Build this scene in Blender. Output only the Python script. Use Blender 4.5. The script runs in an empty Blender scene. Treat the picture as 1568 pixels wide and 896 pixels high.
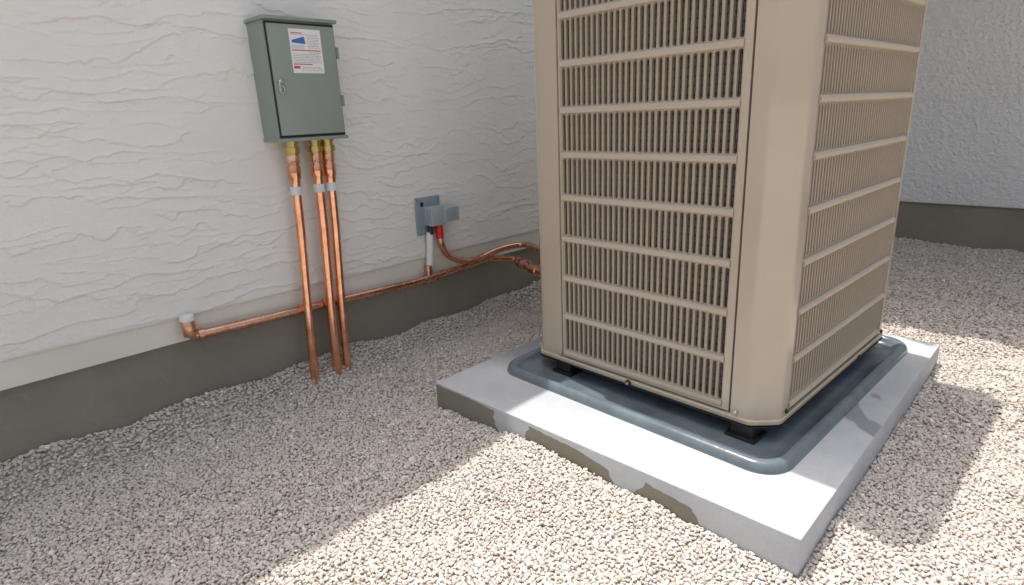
import bpy, bmesh, math, random
import numpy as np
from mathutils import Vector, Matrix
random.seed(4); rng=np.random.default_rng(7)
scn=bpy.context.scene
W=2.279
# ------------------------------------------------------------ helpers
def link(ob,parent=None):
    scn.collection.objects.link(ob)
    if parent: ob.parent=parent
    return ob
def empty(name,loc=(0,0,0),rz=0):
    e=bpy.data.objects.new(name,None); e.location=loc; e.rotation_euler=(0,0,rz); e.empty_display_size=.1
    return link(e)
def mesh_ob(name,bm,mat,parent=None,smooth=False,ang=None):
    me=bpy.data.meshes.new(name); 
    bmesh.ops.recalc_face_normals(bm,faces=bm.faces[:])
    bm.to_mesh(me); bm.free()
    if smooth:
        for p in me.polygons: p.use_smooth=True
        if ang is not None:
            try: me.set_sharp_from_angle(angle=math.radians(ang))
            except Exception: pass
    ob=bpy.data.objects.new(name,me)
    for m in (mat if isinstance(mat,(list,tuple)) else [mat]): me.materials.append(m)
    return link(ob,parent)
def add_box(bm,lo,hi,bev=0,seg=2,mi=0):
    lo=Vector(lo);hi=Vector(hi)
    r=bmesh.ops.create_cube(bm,size=1)
    vs=r['verts']
    for v in vs: v.co=Vector([lo[i]+(v.co[i]+.5)*(hi[i]-lo[i]) for i in range(3)])
    fs=set(f for v in vs for f in v.link_faces)
    if bev>0:
        es=list(set(e for v in vs for e in v.link_edges))
        r2=bmesh.ops.bevel(bm,geom=es,offset=bev,segments=seg,profile=.6,affect='EDGES')
        fs=set(f for f in fs if f.is_valid)|set(r2['faces'])
    for f in fs:
        if f.is_valid: f.material_index=mi
def box(name,lo,hi,mat,parent=None,bev=0,seg=2):
    bm=bmesh.new(); add_box(bm,lo,hi,bev,seg)
    return mesh_ob(name,bm,mat,parent,smooth=bev>0,ang=35)
def fillet(pts,r,n=8):
    pts=[Vector(p) for p in pts]; out=[pts[0]]
    for i in range(1,len(pts)-1):
        a,b,c=pts[i-1],pts[i],pts[i+1]
        d1=(a-b);d2=(c-b);rr=min(r,d1.length*.48,d2.length*.48)
        p=b+d1.normalized()*rr;q=b+d2.normalized()*rr
        for k in range(n+1):
            t=k/n; out.append((1-t)**2*p+2*t*(1-t)*b+t*t*q)
    out.append(pts[-1]); return out
def add_tube(bm,pts,r,seg=18,cap=True,mi=0):
    pts=[Vector(p) for p in pts]; n=len(pts)
    rs=r if isinstance(r,(list,tuple)) else [r]*n
    tg=[]
    for i in range(n):
        d=(pts[min(i+1,n-1)]-pts[max(i-1,0)])
        if d.length<1e-9: d=tg[-1] if tg else Vector((0,0,1))
        tg.append(d.normalized())
    up=Vector((0,0,1)) if abs(tg[0].z)<.9 else Vector((1,0,0))
    nrm=(up-tg[0]*up.dot(tg[0])).normalized(); rings=[]
    for i in range(n):
        nrm=(nrm-tg[i]*nrm.dot(tg[i])).normalized(); bn=tg[i].cross(nrm)
        rings.append([bm.verts.new(pts[i]+(nrm*math.cos(2*math.pi*k/seg)+bn*math.sin(2*math.pi*k/seg))*rs[i]) for k in range(seg)])
    for i in range(n-1):
        for k in range(seg):
            f=bm.faces.new((rings[i][k],rings[i][(k+1)%seg],rings[i+1][(k+1)%seg],rings[i+1][k])); f.material_index=mi
    if cap:
        f=bm.faces.new(rings[0][::-1]); f.material_index=mi
        f=bm.faces.new(rings[-1]); f.material_index=mi
def tube(name,pts,r,mat,parent=None,seg=18):
    bm=bmesh.new(); add_tube(bm,pts,r,seg)
    return mesh_ob(name,bm,mat,parent,smooth=True,ang=40)
def lathe_z(name,base,prof,mat,parent,axis=Vector((0,0,1)),seg=20):
    bm=bmesh.new(); base=Vector(base); axis=Vector(axis).normalized()
    a=Vector((1,0,0)) if abs(axis.x)<.8 else Vector((0,1,0))
    n=(a-axis*a.dot(axis)).normalized(); b=axis.cross(n); rings=[]
    for d,r in prof:
        rings.append([bm.verts.new(base+axis*d+(n*math.cos(2*math.pi*k/seg)+b*math.sin(2*math.pi*k/seg))*r) for k in range(seg)])
    for i in range(len(rings)-1):
        for k in range(seg): bm.faces.new((rings[i][k],rings[i][(k+1)%seg],rings[i+1][(k+1)%seg],rings[i+1][k]))
    bm.faces.new(rings[0][::-1]); bm.faces.new(rings[-1])
    return mesh_ob(name,bm,mat,parent,smooth=True,ang=40)
def rrect(x0,y0,x1,y1,r,n=8):
    out=[]
    for cx,cy,a0 in ((x1-r,y1-r,0),(x0+r,y1-r,90),(x0+r,y0+r,180),(x1-r,y0+r,270)):
        for k in range(n+1):
            a=math.radians(a0+90*k/n); out.append((cx+r*math.cos(a),cy+r*math.sin(a)))
    return out
def corner_path(r,n=5):
    P=[Vector((0,r*1.35,0)),Vector((0,r*.92,0)),Vector((r*.92,0,0)),Vector((r*1.35,0,0))]
    return [(p.x,p.y) for p in fillet(P,r*.40,n)]
def crect(x0,y0,x1,y1,r):
    cp=corner_path(r); out=[]
    out+=[(x0+a,y0+b) for a,b in cp]
    out+=[(x1-a,y0+b) for a,b in cp[::-1]]
    out+=[(x1-a,y1-b) for a,b in cp]
    out+=[(x0+a,y1-b) for a,b in cp[::-1]]
    return out
def loft(name,loops,mat,parent=None,cap0=True,cap1=True,smooth=True,ang=35):
    bm=bmesh.new(); L=[[bm.verts.new(p) for p in lp] for lp in loops]; n=len(L[0])
    for i in range(len(L)-1):
        for k in range(n): bm.faces.new((L[i][k],L[i][(k+1)%n],L[i+1][(k+1)%n],L[i+1][k]))
    if cap0: bm.faces.new(L[0][::-1])
    if cap1: bm.faces.new(L[-1])
    return mesh_ob(name,bm,mat,parent,smooth=smooth,ang=ang)
def hash_noise(x,y,f,seed,fy=None):
    r=np.random.default_rng(seed); g=r.random((64,64)); u=x*f+1000.3;v=y*(fy or f)+1000.7
    i=np.floor(u).astype(int);j=np.floor(v).astype(int);a=u-i;b=v-j;a=a*a*(3-2*a);b=b*b*(3-2*b)
    G=lambda p,q:g[p%64,q%64]
    return (G(i,j)*(1-a)+G(i+1,j)*a)*(1-b)+(G(i,j+1)*(1-a)+G(i+1,j+1)*a)*b
def fbm(x,y,f,fy,seed,oct=4,gain=.5):
    s=0;a=1;t=0
    for k in range(oct): s=s+a*hash_noise(x,y,f*2**k,seed+k*13,fy*2**k); t+=a; a*=gain
    return s/t
# ------------------------------------------------------------ materials
class M:
    def __init__(s,name,col=(.5,.5,.5),rough=.5,metal=0,spec=.5):
        s.m=bpy.data.materials.new(name); s.m.use_nodes=True; s.nt=s.m.node_tree; s.b=s.nt.nodes['Principled BSDF']
        s.b.inputs['Base Color'].default_value=(*col,1); s.b.inputs['Roughness'].default_value=rough
        s.b.inputs['Metallic'].default_value=metal; s.b.inputs['Specular IOR Level'].default_value=spec
    def n(s,t,**k):
        nd=s.nt.nodes.new(t)
        for a,b in k.items(): setattr(nd,a,b)
        return nd
    def l(s,a,b): s.nt.links.new(a,b)
    def coord(s): 
        return s.n('ShaderNodeTexCoord').outputs['Object']
    def mapping(s,v,scale=(1,1,1),loc=(0,0,0)):
        m=s.n('ShaderNodeMapping'); m.inputs['Scale'].default_value=scale; m.inputs['Location'].default_value=loc; s.l(v,m.inputs[0]); return m.outputs[0]
    def noise(s,v,scale,detail=4,rough=.5,dist=0):
        t=s.n('ShaderNodeTexNoise'); t.inputs['Scale'].default_value=scale;t.inputs['Detail'].default_value=detail
        t.inputs['Roughness'].default_value=rough;t.inputs['Distortion'].default_value=dist; s.l(v,t.inputs['Vector']); return t.outputs['Fac']
    def math(s,op,a,b=None,c=None):
        t=s.n('ShaderNodeMath',operation=op)
        for i,x in enumerate((a,b,c)):
            if x is None: continue
            if isinstance(x,(int,float)): t.inputs[i].default_value=x
            else: s.l(x,t.inputs[i])
        return t.outputs[0]
    def ramp(s,v,stops):
        r=s.n('ShaderNodeValToRGB'); e=r.color_ramp.elements
        while len(e)<len(stops): e.new(.5)
        for k,(p,c) in enumerate(stops):
            e[k].position=p; e[k].color=(*c,1) if isinstance(c,tuple) else (c,c,c,1)
        s.l(v,r.inputs[0]); return r.outputs[0]
    def mix(s,f,a,b):
        t=s.n('ShaderNodeMix',data_type='RGBA')
        for i,x in ((0,f),(6,a),(7,b)):
            if isinstance(x,(int,float)): t.inputs[i].default_value=x
            elif isinstance(x,tuple): t.inputs[i].default_value=(*x,1)
            else: s.l(x,t.inputs[i])
        return t.outputs[2]
    def mul(s,f,a,b):
        t=s.n('ShaderNodeMix',data_type='RGBA',blend_type='MULTIPLY'); t.inputs[0].default_value=f
        s.l(a,t.inputs[6]); s.l(b,t.inputs[7]); return t.outputs[2]
    def bump(s,h,dist,strength=1,prev=None):
        b=s.n('ShaderNodeBump'); b.inputs['Distance'].default_value=dist; b.inputs['Strength'].default_value=strength
        s.l(h,b.inputs['Height'])
        if prev is not None: s.l(prev,b.inputs['Normal'])
        s.l(b.outputs[0],s.b.inputs['Normal']); return b.outputs[0]
    def base(s,c): s.l(c,s.b.inputs['Base Color'])
    def roughness(s,c): s.l(c,s.b.inputs['Roughness'])

def stucco_mat(name,col,b=.0018,sc=110):
    m=M(name,col,.9,spec=0.); c=m.coord()
    m.base(m.ramp(m.noise(c,1.6,1,.6),[(.3,tuple(x*.95 for x in col)),(.7,col)]))
    m.bump(m.noise(c,sc,2,.7),b,.8)
    return m.m
stuccoA=stucco_mat('stucco_trowelled',(.84,.835,.805),.0026)
stuccoB=stucco_mat('stucco_fine',(.79,.81,.83),.030,32)
def plain_noise(name,col,rough,sc=30,var=.12,bump=.001,metal=0,spec=.5,bs=120):
    m=M(name,col,rough,metal,spec); c=m.coord()
    a=tuple(x*(1-var) for x in col); b=tuple(min(1,x*(1+var)) for x in col)
    m.base(m.ramp(m.noise(c,sc,4,.6),[(.3,a),(.7,b)]))
    if bump: m.bump(m.noise(c,bs,3,.6),bump,.7)
    return m
band_m=plain_noise('stucco_band',(.76,.73,.665),.85,3,.05,.0022,spec=0.,bs=60).m
m=M('foundation_paint',(.27,.25,.20),.85,spec=.25); c=m.coord()
col=m.ramp(m.noise(c,2.5,4,.6),[(.3,(.235,.222,.18)),(.7,(.30,.28,.23))])
st=m.ramp(m.noise(m.mapping(c,(1,1,.5)),9,5,.7,1.2),[(.6,0.),(.72,1.)])
m.base(m.mix(m.math('MULTIPLY',st,.3),col,(.40,.37,.31))); m.bump(m.noise(c,55,3,.65),.003,.8); found_m=m.m
def copper(name,a,b_,c_,r0=.16,r1=.34):
    m=M(name,(.80,.36,.20),.25,1.); c=m.coord()
    n=m.noise(c,11,4,.65,.4)
    m.base(m.ramp(n,[(.28,a),(.5,b_),(.75,c_)]))
    m.roughness(m.ramp(m.noise(c,26,3,.6),[(.3,r0),(.7,r1)]))
    return m.m
cop=copper('copper',(.60,.27,.15),(.87,.46,.29),(.97,.63,.46),.11,.24)
cop_d=copper('copper_dull',(.46,.23,.145),(.68,.38,.26),(.80,.52,.39),.18,.36)
brass=M('brass',(.60,.47,.20),.25,1.).m
tape=M('white_tape',(.70,.72,.76),.4).m
pvc=M('white_pvc',(.82,.81,.78),.4).m
def paint(name,col,rough=.4,var=.04,spec=.5,rv=.08,coat=0):
    m=M(name,col,rough,0,spec); c=m.coord()
    m.base(m.ramp(m.noise(c,3,3,.6),[(.3,tuple(x*(1-var) for x in col)),(.7,tuple(x*(1+var) for x in col))]))
    if rv: m.roughness(m.ramp(m.noise(c,4,2,.5),[(.3,rough*(1-rv)),(.7,rough*(1+rv))]))
    if coat: m.b.inputs['Coat Weight'].default_value=coat; m.b.inputs['Coat Roughness'].default_value=.06
    return m.m
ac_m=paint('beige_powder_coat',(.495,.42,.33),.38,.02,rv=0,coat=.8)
ac_shaded=paint('beige_powder_coat_shaded',(.41,.345,.27),.45,.02,rv=0)  # same beige paint, darkened to put recess shade into the louvre ribs
box_m=paint('grey_green_enamel',(.25,.30,.27),.34)
box_edge=paint('grey_green_enamel_door',(.27,.315,.285),.32)
jb_m=paint('blue_grey_plastic',(.27,.34,.385),.4); jb_l=paint('light_grey_plastic',(.38,.42,.44),.4)
black=M('black_rubber',(.015,.015,.017),.4).m
dark=M('dark_interior',(.02,.019,.018),.8).m
steel=M('steel',(.6,.6,.6),.3,1.).m
red=M('red_insulation',(.60,.02,.025),.4).m
m=M('coil_fins',(.2,.2,.2),.5,.0); c=m.coord(); sx=m.n('ShaderNodeSeparateXYZ'); m.l(c,sx.inputs[0])
h=m.math('ADD',sx.outputs[0],sx.outputs[1]); fr=m.math('FRACT',m.math('MULTIPLY',h,210.))
tubes=m.math('FRACT',m.math('MULTIPLY',sx.outputs[2],40.))
fin=m.ramp(fr,[(.35,0.),(.55,1.)]); tb=m.ramp(tubes,[(.1,.35),(.3,1.)])
m.base(m.mix(m.math('MULTIPLY',fin,tb),(.02,.018,.017),(.34,.30,.26))); coil_m=m.m
# concrete, with moisture staining under a pale washed edge on the long side
m=M('concrete',(.5,.5,.5),.7,spec=.4); c=m.coord(); g=m.n('ShaderNodeNewGeometry'); sn=m.n('ShaderNodeSeparateXYZ'); m.l(g.outputs['Normal'],sn.inputs[0])
sp=m.n('ShaderNodeSeparateXYZ'); m.l(c,sp.inputs[0])
col=m.ramp(m.noise(c,3.5,6,.6),[(.3,(.46,.485,.515)),(.7,(.60,.61,.625))])
col=m.mul(1,col,m.ramp(m.noise(c,130,3,.6),[(.3,.93),(.6,1.)]))
wet=m.ramp(m.noise(m.mapping(c,(1,1.3,1),(.3,.1,0)),2.6,3,.5,.8),[(.50,0.),(.525,1.)])
top=m.ramp(sn.outputs[2],[(.4,0.),(.8,1.)])
inx=m.ramp(m.math('MULTIPLY',sp.outputs[0],.25),[(.37,0.),(.41,1.)])
wt=m.math('MULTIPLY',m.math('MULTIPLY',wet,top),inx)
col=m.mix(m.math('MULTIPLY',wt,.75),col,(.22,.23,.255))
side=m.ramp(m.math('MULTIPLY',sn.outputs[0],-1.),[(.5,0.),(.8,1.)])
ty=m.math('DIVIDE',m.math('SUBTRACT',sp.outputs[1],.35),1.324)
ty=m.math('ADD',ty,m.math('MULTIPLY',m.math('SUBTRACT',m.noise(c,22,2,.5),.5),.05))
drip=m.ramp(ty,[(0.,.9),(.17,.9),(.20,.42),(.31,.26),(.345,.85),(.375,.85),(.40,.38),(.50,.2),(.64,.12),(.665,.9),(.74,.9),(.765,.10),(.88,.05),(1.,.07)])
drip=m.math('ADD',m.math('MULTIPLY',drip,.11),m.math('MULTIPLY',m.math('SUBTRACT',m.noise(c,38,3,.6),.5),.012))
dz=m.math('SUBTRACT',.09,sp.outputs[2])
sw=m.ramp(m.math('MULTIPLY',m.math('SUBTRACT',dz,drip),100.),[(0.,0.),(.15,1.)])
col=m.mix(m.math('MULTIPLY',m.math('MULTIPLY',side,sw),.9),col,(.215,.20,.14))
m.base(col)
m.roughness(m.ramp(wt,[(0.,.72),(1.,.3)]))
b1=m.bump(m.noise(c,200,3,.7),.0008,.6); m.bump(m.noise(c,14,4,.6),.003,.5,b1); conc_m=m.m
tray_m=plain_noise('tray_plastic',(.15,.185,.21),.2,9,.22,.0016,bs=26).m
m=M('gravel_stones',(.5,.45,.4),.9,spec=0.); at=m.n('ShaderNodeAttribute',attribute_name='tone')
SC=[(0.,(.43,.365,.31)),(.3,(.58,.515,.46)),(.6,(.655,.60,.55)),(.88,(.74,.695,.65)),(1.,(.88,.865,.845))]
m.base(m.ramp(at.outputs['Fac'],SC)); stone_m=m.m
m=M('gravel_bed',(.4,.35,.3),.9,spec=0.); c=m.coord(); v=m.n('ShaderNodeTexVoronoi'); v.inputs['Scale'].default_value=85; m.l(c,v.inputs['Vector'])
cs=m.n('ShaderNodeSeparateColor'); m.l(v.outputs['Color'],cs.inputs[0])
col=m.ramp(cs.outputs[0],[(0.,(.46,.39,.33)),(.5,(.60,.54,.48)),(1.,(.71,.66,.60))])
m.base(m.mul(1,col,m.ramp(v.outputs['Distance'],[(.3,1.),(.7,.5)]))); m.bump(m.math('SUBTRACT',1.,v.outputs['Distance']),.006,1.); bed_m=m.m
# ------------------------------------------------------------ walls
def wall(parent,stucco,lo_x,hi_x,axis,plane,th,zb=.313,zband=.400,ztop=2.62,cut=None):
    def bx(n,p0,p1,z0,z1,mat,a=lo_x,b=hi_x,bev=0):
        if axis=='y': return box(n,(a,min(p0,p1),z0),(b,max(p0,p1),z1),mat,parent,bev)
        return box(n,(min(p0,p1),a,z0),(max(p0,p1),b,z1),mat,parent,bev)
    bx('stucco_field',plane-.003,plane+th,zband,ztop,stucco)
    bx('stucco_band',plane,plane+th-.01,zb,zband,band_m)
    bx('foundation',plane+.022,plane+th-.02,-.4,zb,found_m)
wa=empty('stucco_wall'); wall(wa,stuccoA,-7,5.087,'y',W,.25)
box('unseen_eave',(-7.2,W-.285,2.62),(5.6,W+.6,2.80),band_m,wa)
wb=empty('stucco_wall'); wall(wb,stuccoB,-7,W-.02,'x',5.092,.25,zband=.318)
box('unseen_eave',(3.28,-7.2,2.63),(5.9,W-.29,2.79),band_m,wb)  # deep overhang out of view, added to shade the gravel before this wall
def relief(xs,zs):
    x,z=np.meshgrid(xs,zs)
    warp=fbm(x,z,1.5,3.6,11,2,.5)*3.6+fbm(x,z,6,11,61,2,.5)*1.25+fbm(x,z,20,24,71,3,.6)*.8
    t=z*16.5+warp+x*.3
    n=np.floor(t); fr=t-n; saw=(1-fr)**2.6
    mk=np.clip((hash_noise(x*3.2+n*7.31,n*3.7,1.,31)*.75+fbm(x,z,5,9,41,3,.55)*.55-.60)/.09,0,1)
    t2=z*28+fbm(x,z,2.9,6,91,3,.5)*4.4+fbm(x,z,17,26,171,3,.6)*1.0-x*.4
    n2=np.floor(t2); f2=t2-n2; s2=(1-f2)**2.4
    mk2=np.clip((hash_noise(x*5+n2*5.1,n2*2.9,1.,131)*.75+fbm(x,z,7,12,141,3,.55)*.5-.60)/.09,0,1)
    t3=z*9+fbm(x,z,1.4,3,191,3,.5)*3.4+fbm(x,z,9,14,197,3,.6)*.7
    n3=np.floor(t3); f3=t3-n3; s3=(1-f3)**3.2
    mk3=np.clip((hash_noise(x*2.2+n3*4.1,n3*1.9,1.,231)*.75+fbm(x,z,3,6,241,3,.55)*.5-.68)/.08,0,1)
    big=np.clip((fbm(x,z,.8,1.2,211,2)-.30)/.3,.3,1)
    h=(saw*mk*.0038+s2*mk2*.0023+s3*mk3*.0042)*big+fbm(x,z,4,9,251,4,.55)*.0036+fbm(x,z,45,80,301,2,.5)*.0012
    return x,z,h
xs=np.arange(-.9,3.6,.0055); zs=np.arange(.402,1.75,.0026)
x,z,h=relief(xs,zs)
edge=np.clip((z-.402)/.012,0,1)**.5
edge=edge*np.clip((1.748-z)/.03,0,1)*np.clip((x+.9)/.03,0,1)*np.clip((3.59-x)/.03,0,1)
y=W-.0045-h*edge
v=np.stack([x.ravel(),y.ravel(),z.ravel()],1).astype(np.float32); nx_,nz_=len(xs),len(zs)
i,j=np.meshgrid(np.arange(nx_-1),np.arange(nz_-1)); o=(j*nx_+i).ravel(); q=np.stack([o,o+1,o+nx_+1,o+nx_],1).astype(np.int32)
me=bpy.data.meshes.new('trowel_relief'); me.vertices.add(len(v)); me.vertices.foreach_set('co',v.ravel()); me.loops.add(q.size); me.loops.foreach_set('vertex_index',q.ravel())
me.polygons.add(len(q)); me.polygons.foreach_set('loop_start',np.arange(len(q),dtype=np.int32)*4); me.update(calc_edges=True)
me.polygons.foreach_set('use_smooth',np.ones(len(q),bool)); me.materials.append(stuccoA)
link(bpy.data.objects.new('trowel_relief',me),wa)
# ------------------------------------------------------------ pad + tray
pad=empty('concrete_pad')
bm=bmesh.new(); add_box(bm,(1.25,.35,-.12),(2.773,1.674,.09),.005,2)
mesh_ob('slab',bm,conc_m,pad,True,35)
AC=Vector((2.064,.938,0)); RZ=-.0394
tray=empty('equipment_tray',AC,RZ)
def R(x0,y0,x1,y1,r,z): return [(a-AC.x,b-AC.y,z) for a,b in rrect(x0,y0,x1,y1,r)]
x0,y0,x1,y1=1.452,.447,2.70,1.545
prof=[(0,.088),(.002,.099),(.007,.111),(.015,.118),(.026,.119),(.034,.115),(.041,.105),(.047,.0965),(.075,.0935),(.14,.0935)]
loft('raised_rim',[R(x0+d,y0+d,x1-d,y1-d,max(.09-d*.6,.02),z) for d,z in prof],tray_m,tray,cap0=False,cap1=True,ang=60)
# ------------------------------------------------------------ AC unit
ac=empty('air_conditioner_unit',AC,RZ)
X0,X1,Y0,Y1=1.589,2.645,.536,1.492
def L(x,y,z): return (x-AC.x,y-AC.y,z)
ZB,ZT=.160,1.50
gx0,gx1,gy0,gy1=1.712,2.532,.687,1.316
rc=.07
def post(name,cx,cy,sx,sy,ax,ay):
    pts=[(cx,cy+sy*ay)]+[(cx+sx*a,cy+sy*b) for a,b in corner_path(rc)]+[(cx+sx*ax,cy)]
    t=.022
    inner=[(cx+sx*ax,cy+sy*t)]+[(cx+sx*rc*.95,cy+sy*t),(cx+sx*t,cy+sy*rc*.95)]+[(cx+sx*t,cy+sy*ay)]
    loop=pts+inner
    return loft(name,[[L(a,b,ZB) for a,b in loop],[L(a,b,ZT) for a,b in loop]],ac_m,ac,ang=25)
post('corner_post_1',X0,Y0,1,1,gx0-X0-.016,gy0-Y0-.03)
post('corner_post_2',X0,Y1,1,-1,.12,Y1-gy1-.012)
post('corner_post_3',X1,Y0,-1,1,X1-gx1-.012,.12)
post('corner_post_4',X1,Y1,-1,-1,.12,.12)
rowp=.1448; zk=[1.197+rowp*2-rowp*k for k in range(10)]
def slot_plate(name,fn,a0,a1,ns,m0,m1,hr=.30,rec=.004,pro=1.):
    bm=bmesh.new(); p=(a1-a0)/ns; hw=p*hr; d=.014
    def quad(*pp,mi=0): bm.faces.new([bm.verts.new(q) for q in pp]).material_index=mi
    for r in range(len(zk)-1):
        zt,zb=zk[r],zk[r+1]; zc=(zt+zb)/2; hh=rowp/2-.0125
        for s in range(ns):
            l=a0+p*s; ac_=l+p/2
            inner=[];outer=[]
            for k in range(6):
                an=math.pi*k/5; inner.append((ac_+hw*math.cos(an),zc+(hh-hw)+hw*math.sin(an))); outer.append((l+p-p*k/5,zt))
            for k in range(6):
                an=math.pi+math.pi*k/5; inner.append((ac_+hw*math.cos(an),zc-(hh-hw)+hw*math.sin(an))); outer.append((l+p*k/5,zb))
            n=len(inner)
            vi=[bm.verts.new(fn(a,z,rec+.0015)) for a,z in inner]; vo=[bm.verts.new(fn(a,z,rec-.0010)) for a,z in outer]
            vd=[bm.verts.new(fn(a,z,d)) for a,z in inner]
            for k in range(n):
                j=(k+1)%n
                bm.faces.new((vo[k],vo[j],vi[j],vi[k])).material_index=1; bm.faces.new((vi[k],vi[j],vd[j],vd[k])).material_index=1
    zt,zb=zk[0],zk[-1]; b0=ZB+.008
    quad(fn(a0-m0,b0,0),fn(a0,b0,0),fn(a0,ZT,0),fn(a0-m0,ZT,0)); quad(fn(a1,b0,0),fn(a1+m1,b0,0),fn(a1+m1,ZT,0),fn(a1,ZT,0))
    quad(fn(a0,zt,0),fn(a1,zt,0),fn(a1,ZT,0),fn(a0,ZT,0)); quad(fn(a0,b0,0),fn(a1,b0,0),fn(a1,zb,0),fn(a0,zb,0))
    for aa in (a0-m0,a1+m1): quad(fn(aa,b0,0),fn(aa,ZT,0),fn(aa,ZT,.02),fn(aa,b0,.02))
    for aa in (a0,a1): quad(fn(aa,b0,0),fn(aa,ZT,0),fn(aa,ZT,.010),fn(aa,b0,.010))
    for z in zk:
        pr=[(-.0100,rec+.001),(-.0098,.000),(-.008,-.004*pro),(-.003,-.0062*pro),(.003,-.0062*pro),(.008,-.004*pro),(.0098,.000),(.0100,rec+.001)]
        A=[bm.verts.new(fn(a0+.001,z+dz,dd)) for dz,dd in pr]; B=[bm.verts.new(fn(a1-.001,z+dz,dd)) for dz,dd in pr]
        for k in range(len(pr)-1): bm.faces.new((A[k],B[k],B[k+1],A[k+1])).smooth=True
        bm.faces.new(A);bm.faces.new(B)
    me=bpy.data.meshes.new(name); bm.to_mesh(me); bm.free(); me.materials.append(ac_m); me.materials.append(ac_shaded)
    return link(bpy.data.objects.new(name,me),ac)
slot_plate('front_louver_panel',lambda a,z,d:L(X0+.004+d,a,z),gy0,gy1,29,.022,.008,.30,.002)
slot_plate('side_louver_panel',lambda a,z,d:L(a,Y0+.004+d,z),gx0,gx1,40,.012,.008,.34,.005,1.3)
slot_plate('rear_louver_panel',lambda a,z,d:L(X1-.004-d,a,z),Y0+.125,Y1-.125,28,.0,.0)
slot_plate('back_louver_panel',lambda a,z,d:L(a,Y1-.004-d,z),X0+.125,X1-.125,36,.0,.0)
cl=crect(X0+.045,Y0+.045,X1-.045,Y1-.045,.06)
loft('condenser_coil',[[L(a,b,ZB) for a,b in cl],[L(a,b,ZT-.02) for a,b in cl]],coil_m,ac)
def rl(off,z): return [L(a,b,z) for a,b in crect(X0-off,Y0-off,X1+off,Y1+off,rc)]
loft('base_pan',[rl(-.004,.1455),rl(.004,.147),rl(.006,.150),rl(.006,.160),rl(.003,.1635),rl(-.006,.1635)],ac_m,ac)
loft('base_gasket',[rl(-.014,.1405),rl(.007,.1415),rl(.007,.145),rl(-.014,.145)],black,ac)
loft('top_cap',[rl(-.01,1.495),rl(.012,1.497),rl(.014,1.505),rl(.014,1.535),rl(.0,1.552),rl(-.06,1.556)],ac_m,ac)
cx,cy=(X0+X1)/2-AC.x,(Y0+Y1)/2-AC.y
lathe_z('fan_opening',(cx,cy,1.556),[(0,.39),(.006,.39),(.006,.37)],dark,ac,seg=48)
bm=bmesh.new()
for k in range(12):
    r=.06+.03*k; pts=[(cx+r*math.cos(a*math.pi/24),cy+r*math.sin(a*math.pi/24),1.575) for a in range(49)]; add_tube(bm,pts,.002,6,False)
for k in range(8):
    a=k*math.pi/4; add_tube(bm,[(cx+.05*math.cos(a),cy+.05*math.sin(a),1.578),(cx+.40*math.cos(a),cy+.40*math.sin(a),1.572)],.003,6)
mesh_ob('fan_guard',bm,black,ac,True)
bm=bmesh.new()
def foot(fx,fy):
    add_box(bm,(fx-AC.x,fy-AC.y,.0935),(fx+.06-AC.x,fy+.07-AC.y,.141),.004)
    add_box(bm,(fx-.012-AC.x,fy-.012-AC.y,.0932),(fx+.072-AC.x,fy+.082-AC.y,.104),.003)
for fx in (X0+.004,X0+.45,X1-.10):
    for fy in (Y0+.05,Y1-.20): foot(fx,fy)
mesh_ob('rubber_feet',bm,black,ac,True,35)
box('undertray',(X0+.16-AC.x,Y0+.15-AC.y,.114),(X1-.12-AC.x,Y1-.14-AC.y,.1403),dark,ac)
def screw(n,p,ax,r,mat=steel):
    lathe_z(n,L(*p),[(0,r),(.003,r),(.006,r*.75),(.0065,r*.3)],mat,ac,axis=ax,seg=14)
for i,(y,z,r) in enumerate(((1.335,.176,.006),(.640,.176,.0065),(1.02,.153,.012),(.640,1.43,.007),(1.335,1.43,.007))):
    screw('screw_%d'%i,(X0-.001 if r<.01 else X0-.006,y,z),(-1,0,0),r,steel if r<.01 else black)
screw('bolt_core',(X0-.0118,1.02,.153),(-1,0,0),.0055)
for i,(x,z) in enumerate(((1.69,.176),(2.30,.154),(2.56,.176))): screw('side_screw_%d'%i,(x,Y0-.001 if z>.16 else Y0-.006,z),(0,-1,0),.0075,black)
# ------------------------------------------------------------ electrical box
eb=empty('electrical_box')
bx0,bx1,bz0,bz1,bf=1.0035,1.274,.992,1.398,W-.144
box('enclosure',(bx0,bf+.012,bz0),(bx1,W-.004,bz1),box_m,eb,.004)
bm=bmesh.new()
add_box(bm,(bx0+.010,bf,bz0+.016),(bx1-.006,bf+.014,bz1-.014),.004)
mesh_ob('door',bm,box_edge,eb,True,35)
box('door_gasket',(bx0+.005,bf+.008,bz0+.009),(bx1-.002,bf+.0125,bz1-.008),black,eb)
box('rain_hood',(bx0-.007,bf-.010,bz1-.003),(bx1+.006,W-.005,bz1+.010),box_m,eb,.004)
box('bottom_flange',(bx0-.003,bf-.003,bz0-.006),(bx1+.004,W-.006,bz0+.006),box_m,eb,.003)
for i,z in enumerate((1.295,1.125)):
    tube('hinge_%d'%i,[(bx1+.004,bf+.008,z-.02),(bx1+.004,bf+.008,z+.02)],.006,box_m,eb,12)
box('latch_plate',(1.024,bf-.004,1.160),(1.042,bf,1.200),steel,eb,.003)
lathe_z('latch_lock',(1.033,bf-.003,1.190),[(0,.009),(.006,.009),(.009,.006)],steel,eb,axis=(0,-1,0))
tube('latch_ring',[(1.033+.009*math.cos(a*math.pi/8),bf-.008,1.166+.011*math.sin(a*math.pi/8)) for a in range(17)],.002,steel,eb,8)
lab=plain_noise('label_paper',(.82,.82,.82),.5,8,.03,0).m
lblue=M('label_blue',(.06,.16,.50),.5).m; lred=M('label_red',(.62,.08,.09),.5).m; lgrey=M('label_grey',(.30,.31,.33),.5).m; llb=M('label_pale',(.62,.66,.72),.5).m
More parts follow.
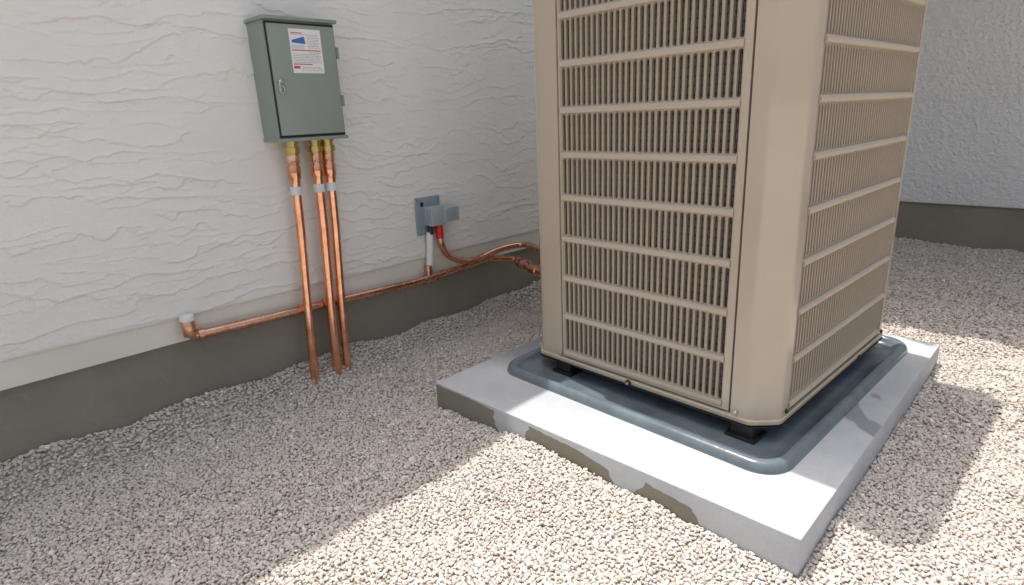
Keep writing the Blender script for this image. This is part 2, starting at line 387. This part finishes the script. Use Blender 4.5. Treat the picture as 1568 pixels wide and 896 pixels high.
bm=bmesh.new(); fy=bf
def lq(x0_,z0_,x1_,z1_,y,mi):
    f=bm.faces.new([bm.verts.new(p) for p in ((x0_,y,z0_),(x1_,y,z0_),(x1_,y,z1_),(x0_,y,z1_))]); f.material_index=mi
lx0,lx1,lz0,lz1=1.089,1.211,1.222,1.370
lq(lx0,lz0,lx1,lz1,fy-.0008,0)
y1_=fy-.0012
f=bm.faces.new([bm.verts.new(p) for p in ((lx0+.008,y1_,1.324),(lx0+.060,y1_,1.320),(lx0+.056,y1_,1.345),(lx0+.008,y1_,1.332))]); f.material_index=1
lq(lx0+.004,1.303,lx0+.055,1.317,y1_,4)
lq(lx0+.006,1.297,lx1-.006,1.3005,y1_,2); lq(lx0+.006,1.2505,lx1-.045,1.2540,y1_,2)
lq(lx0+.004,1.237,lx0+.028,1.246,y1_,2)
lq(lx0+.008,1.355,lx0+.05,1.358,y1_,2)
for z in np.arange(1.230,1.352,.0055):
    if 1.292<z<1.304 or 1.246<z<1.257: continue
    a=lx0+.008 if z<1.290 or z>1.348 else lx0+.068
    if z<1.25: a=lx0+.036
    x=a
    while x<lx1-.012:
        w=random.uniform(.004,.013); lq(x,z,min(x+w,lx1-.008),z+.0017,y1_,3); x+=w+.003
mesh_ob('warning_label',bm,[lab,lblue,lred,lgrey,llb],eb)
# ------------------------------------------------------------ vertical copper pipes
VY=W-.072
for i,(xt,xb) in enumerate(((1.077,1.026),(1.172,1.129),(1.226,1.178))):
    pe=empty('copper_pipe'); yb=VY+random.uniform(-.004,.004)
    top=Vector((xt,VY,.990)); bot=Vector((xb,yb,-.12)); d=(bot-top).normalized()
    s=top+d*.02
    tube('pipe',[s,s+(bot-s)*.3+Vector((.003,0,0)),s+(bot-s)*.6+Vector((-.002,0,0)),bot],.0170 if i!=1 else .0190,cop,pe,24)
    lathe_z('brass_connector',top+Vector((0,0,-.001)),[(0,.026),(.012,.026),(.013,.022),(.026,.022),(.027,.028),(.048,.028),(.050,.023),(.058,.023)],brass,pe,axis=d,seg=24)
    lathe_z('copper_coupling',top+d*.056,[(0,.0225),(.004,.0245),(.03,.0245),(.032,.0215),(.038,.0215),(.042,.0245),(.085,.0235),(.09,.021),(.118,.0195)],cop,pe,axis=d,seg=24)
    lathe_z('tape_band',top+d*.172,[(0,.0195),(.001,.0215),(.032,.0212),(.033,.019)],tape,pe,axis=d,seg=24)
HY=W-.036
lp=empty('copper_pipe')
def hz(x): return .331-.021*(x-.618)
path=fillet([(.612,HY,.392),(.614,HY,.334),(.70,HY,.332),(1.1,HY-.002,.322),(1.6,HY,.305),(1.95,HY,.318),(2.08,HY-.01,.330),(2.235,HY-.06,.300),(2.13,1.98,.298),(2.02,1.50,.315),(2.00,1.42,.315)],.045)
tube('pipe',path,.0175,cop_d,lp,24)
lathe_z('end_collar',(.612,HY,.338),[(0,.021),(.004,.0235),(.055,.0235),(.058,.021)],cop_d,lp)
lathe_z('pvc_cap',(.612,HY,.394),[(0,.0215),(.002,.024),(.016,.0245),(.022,.021)],pvc,lp)
lathe_z('elbow_collar',(.635,HY,.3335),[(0,.019),(.002,.0215),(.022,.0215),(.024,.0185)],cop_d,lp,axis=(1,0,-.03))
for i,x in enumerate((1.045,1.155)):
    lathe_z('coupling_%d'%i,(x-.022,HY-.001,hz(x-.02)+.003),[(0,.018),(.002,.0215),(.042,.0215),(.044,.018)],cop,lp,axis=(1,0,-.03))
lathe_z('tee_body',(1.66,HY,.306),[(0,.0185),(.002,.0220),(.058,.0220),(.06,.0185)],cop_d,lp,axis=(1,0,.02))
lathe_z('tee_branch',(1.69,HY,.310),[(0,.016),(.03,.016),(.032,.0195),(.06,.0195),(.062,.017)],cop_d,lp)
dv=Vector((2.02,1.50,.315))-Vector((2.13,1.98,.298)); dv.normalize()
lathe_z('flare_nut',(2.185,2.11,.298),[(0,.018),(.001,.026),(.03,.028),(.032,.022),(.05,.022),(.052,.027),(.085,.027),(.09,.02)],cop_d,lp,axis=(-.22,-.97,0),seg=20)
lathe_z('tape_ring',(2.172,2.055,.298),[(0,.0275),(.001,.0285),(.008,.0285),(.009,.027)],steel,lp,axis=(-.22,-.97,0),seg=20)
lathe_z('service_valve',(2.13,1.97,.298),[(0,.02),(.001,.030),(.05,.030),(.055,.024),(.1,.024)],cop_d,lp,axis=dv,seg=16)
sp_=empty('copper_pipe')
path=fillet([(1.756,W-.062,.575),(1.757,W-.062,.46),(1.80,W-.062,.395),(1.90,W-.062,.350),(2.0,W-.062,.345),(2.13,W-.07,.372),(2.28,W-.12,.380),(2.16,1.95,.400),(2.06,1.50,.42),(2.05,1.42,.42)],.07)
tube('pipe',path,.0165,cop_d,sp_,20)
lathe_z('red_sleeve',(1.7555,W-.062,.495),[(0,.0170),(.001,.0190),(.055,.0190),(.056,.0155)],red,sp_)
# ------------------------------------------------------------ junction box
jb=empty('junction_box')
bm=bmesh.new(); add_box(bm,(1.662,W-.020,.515),(1.805,W-.002,.692),.003)
mesh_ob('mounting_plate',bm,jb_m,jb,True,35)
box('plate_port',(1.688,W-.0215,.650),(1.705,W-.019,.670),black,jb,.001)
for i,(x,z) in enumerate(((1.672,.682),(1.795,.682),(1.672,.527),(1.793,.527))): lathe_z('plate_screw_%d'%i,(x,W-.020,z),[(0,.006),(.003,.005)],steel,jb,axis=(0,-1,0),seg=10)
bm=bmesh.new(); add_box(bm,(1.700,W-.085,.560),(1.775,W-.018,.650),.006)
mesh_ob('switch_body',bm,jb_l,jb,True,35)
bm=bmesh.new(); add_box(bm,(1.770,W-.095,.572),(1.860,W-.022,.640),.006)
mesh_ob('switch_cover',bm,jb_l,jb,True,35)
for i in range(4): box('vent_rib_%d'%i,(1.782+i*.017,W-.098,.580),(1.789+i*.017,W-.094,.632),jb_m,jb,.001)
for i in range(3): box('side_rib_%d'%i,(1.697,W-.078+i*.018,.57),(1.701,W-.070+i*.018,.64),jb_m,jb,.001)
lathe_z('red_cap',(1.757,W-.062,.548),[(0,.0185),(.016,.0185),(.018,.014)],red,jb)
tube('cable_stub',[(1.712,W-.05,.565),(1.712,W-.05,.52)],.013,black,jb)
cd=empty('conduit_pipe')
tube('conduit',[(1.712,W-.045,.53),(1.709,W-.040,.45),(1.70,HY,.365)],.0165,pvc,cd)
# ------------------------------------------------------------ gravel
def gz(x,y):
    dA=np.clip((y-(W-.125))/.125,0,1); dA=dA*dA*(3-2*dA)
    dB=np.clip((x-4.4)/.7,0,1); dB=dB*dB*(3-2*dB)
    z=.078*dA+.03*dB*(1-dA)
    z=z+(hash_noise(x,y,2.3,1)-.5)*.018+(hash_noise(x,y,6,2)-.5)*.016+(hash_noise(x,y,16,3)-.5)*.012
    z=z+dA*(hash_noise(x,y,4.5,5)-.5)*.034
    e=np.exp(-((x-1.2)/.16)**2)*np.exp(-((y-1.15)/.42)**2); z=z+.022*e
    e=np.exp(-((x-1.22)/.2)**2)*np.exp(-((y-.38)/.25)**2); z=z-.014*e
    inp=np.clip((x-1.30)/.03,0,1)*np.clip((2.73-x)/.03,0,1)*np.clip((y-.39)/.03,0,1)*np.clip((1.63-y)/.03,0,1)
    return z-.12*inp
def grid_pts(x0,x1,y0,y1,s):
    nx=int((x1-x0)/s);ny=int((y1-y0)/s); a,b=np.meshgrid(np.arange(nx),np.arange(ny)); a=a.ravel()+.5*(b.ravel()%2);b=b.ravel()
    x=x0+(a+rng.uniform(-.42,.42,a.size))*s; y=y0+(b+rng.uniform(-.42,.42,b.size))*s; return x,y
def keepmask(x,y):
    k=(y<W+.015)&(x<5.10)
    k&=~((x>1.247)&(x<2.776)&(y>.347)&(y<1.677))
    an=np.degrees(np.arctan2(y,x)); k&=(an>-20)&(an<108)
    return k
P=[]
for (a,b,c_,d_,s,r0,r1,dmin,dmax) in [(-.7,2.4,-.9,W+.02,.0092,.0039,.0066,.85,2.25),(-1.,3.4,-1.3,W+.02,.0118,.0050,.0080,2.25,3.2),(-1,5.1,-2.2,W+.02,.0160,.0070,.0102,3.2,9.)]:
    x,y=grid_pts(a,b,c_,d_,s); d=np.hypot(x,y)+rng.normal(0,.06,x.size); k=keepmask(x,y)&(d>=dmin)&(d<dmax)
    x=x[k];y=y[k]; r=rng.uniform(r0,r1,x.size)*np.where(rng.random(x.size)<.06,1.4,1.); P.append((x,y,r))
    k2=rng.random(x.size)<.22; xx=x[k2]+rng.uniform(-.005,.005,k2.sum()); yy=y[k2]+rng.uniform(-.005,.005,k2.sum()); kk=keepmask(xx,yy)
    P.append((xx[kk],yy[kk],-r[k2][kk]*.85))
X=np.concatenate([p[0] for p in P]);Y=np.concatenate([p[1] for p in P]);Rr=np.concatenate([p[2] for p in P])
lay=np.where(Rr<0,1.,0.);Rr=np.abs(Rr); N=X.size
Z=gz(X,Y)+rng.uniform(-.2,.25,N)*Rr+lay*Rr*.8+.001
bm=bmesh.new(); bmesh.ops.create_icosphere(bm,subdivisions=1,radius=1); bm.verts.ensure_lookup_table()
iv=np.array([v.co[:] for v in bm.verts]); fi=np.array([[v.index for v in f.verts] for f in bm.faces]); bm.free()
nv=len(iv);nf=len(fi)
K=24; shapes=[]
for k in range(K):
    s=iv*(1+rng.uniform(-.22,.22,(nv,1)))+rng.uniform(-.10,.10,(nv,3)); s=s*rng.uniform(.78,1.2,3); shapes.append(s)
shapes=np.array(shapes); sh=shapes[rng.integers(0,K,N)]
q=rng.normal(size=(N,4)); q/=np.linalg.norm(q,axis=1)[:,None]; w_,x_,y_,z_=q.T
Rm=np.stack([1-2*(y_*y_+z_*z_),2*(x_*y_-z_*w_),2*(x_*z_+y_*w_),2*(x_*y_+z_*w_),1-2*(x_*x_+z_*z_),2*(y_*z_-x_*w_),2*(x_*z_-y_*w_),2*(y_*z_+x_*w_),1-2*(x_*x_+y_*y_)],1).reshape(N,3,3)
V=np.einsum('nij,nvj->nvi',Rm,sh)*Rr[:,None,None]; V[:,:,2]*=.8
V+=np.stack([X,Y,Z],1)[:,None,:]
V=V.reshape(-1,3).astype(np.float32); Fi=(fi[None]+np.arange(N)[:,None,None]*nv).reshape(-1).astype(np.int32)
tone=np.clip(rng.normal(.5,.17,N)+np.where(rng.random(N)<.02,.45,0),0,1)
tv=np.repeat(tone,nv).astype(np.float32)
ax=np.concatenate([[-400,-120,-40,-15,-6,-3],np.arange(-1.6,5.9,.03),[8,15,40,120,400]]); ay=np.concatenate([[-400,-120,-40,-15,-6],np.arange(-3.,2.6,.03),[4,8,20,60,150,400]])
gx,gy=np.meshgrid(ax,ay); gxx=gx.ravel();gyy=gy.ravel(); gzz=gz(gxx,gyy)-.003
bv=np.stack([gxx,gyy,gzz],1).astype(np.float32); nx_,ny_=len(ax),len(ay)
i,j=np.meshgrid(np.arange(nx_-1),np.arange(ny_-1)); o=(j*nx_+i).ravel(); bq=np.stack([o,o+1,o+nx_+1,o+nx_],1)
off=len(V)
allv=np.concatenate([V,bv]); loops=np.concatenate([Fi,(bq+off).ravel().astype(np.int32)])
nt=N*nf; nq=len(bq)
me=bpy.data.meshes.new('gravel_ground'); me.vertices.add(len(allv)); me.vertices.foreach_set('co',allv.ravel())
me.loops.add(len(loops)); me.loops.foreach_set('vertex_index',loops)
me.polygons.add(nt+nq); ls=np.concatenate([np.arange(nt)*3,nt*3+np.arange(nq)*4]).astype(np.int32); me.polygons.foreach_set('loop_start',ls)
mi=np.concatenate([np.zeros(nt),np.ones(nq)]).astype(np.int32)
me.materials.append(stone_m); me.materials.append(bed_m); me.polygons.foreach_set('material_index',mi)
at=me.attributes.new('tone','FLOAT','POINT'); at.data.foreach_set('value',np.concatenate([tv,np.full(len(bv),.5,np.float32)]))
me.update(calc_edges=True)
me.polygons.foreach_set('use_smooth',mi.astype(bool))
link(bpy.data.objects.new('gravel_ground',me))
# ------------------------------------------------------------ light
S=Vector((.045,.257,1)).normalized()
sd=bpy.data.lights.new('sun','SUN'); sd.energy=3.9; sd.angle=math.radians(.6); sd.color=(1,.965,.90)
so=bpy.data.objects.new('sun',sd); so.rotation_euler=S.to_track_quat('Z','Y').to_euler(); so.location=(0,0,8); link(so)
w=bpy.data.worlds.new('World'); scn.world=w; w.use_nodes=True; nt_=w.node_tree
sky=nt_.nodes.new('ShaderNodeTexSky'); sky.sky_type='NISHITA'; sky.sun_disc=False; sky.sun_elevation=math.asin(S.z); sky.sun_rotation=math.atan2(S.x,S.y)
sky.dust_density=6.; sky.ozone_density=.8; sky.air_density=1.4
hs=nt_.nodes.new('ShaderNodeHueSaturation'); hs.inputs['Saturation'].default_value=.6; hs.inputs['Value'].default_value=1.35
bg=nt_.nodes['Background']; nt_.links.new(sky.outputs[0],hs.inputs['Color']); nt_.links.new(hs.outputs[0],bg.inputs[0]); bg.inputs[1].default_value=.15
# ------------------------------------------------------------ camera
f,pt,rl_,yw=913.3961,.2913,.0448,.7833
F=Vector((math.cos(yw)*math.cos(pt),math.sin(yw)*math.cos(pt),-math.sin(pt))); Rv=Vector((math.sin(yw),-math.cos(yw),0)); U=Rv.cross(F)
R2=Rv*math.cos(rl_)-U*math.sin(rl_); U2=U*math.cos(rl_)+Rv*math.sin(rl_)
cdn=bpy.data.cameras.new('camera'); cdn.sensor_width=36; cdn.lens=f/1568*36; cdn.clip_start=.02; cdn.clip_end=1500
co=bpy.data.objects.new('camera',cdn); mt=Matrix((R2,U2,-F)).transposed().to_4x4(); mt.translation=(0,0,1.05); co.matrix_world=mt; link(co)
scn.camera=co
scn.view_settings.view_transform='Standard'; scn.view_settings.look='None'; scn.view_settings.exposure=0
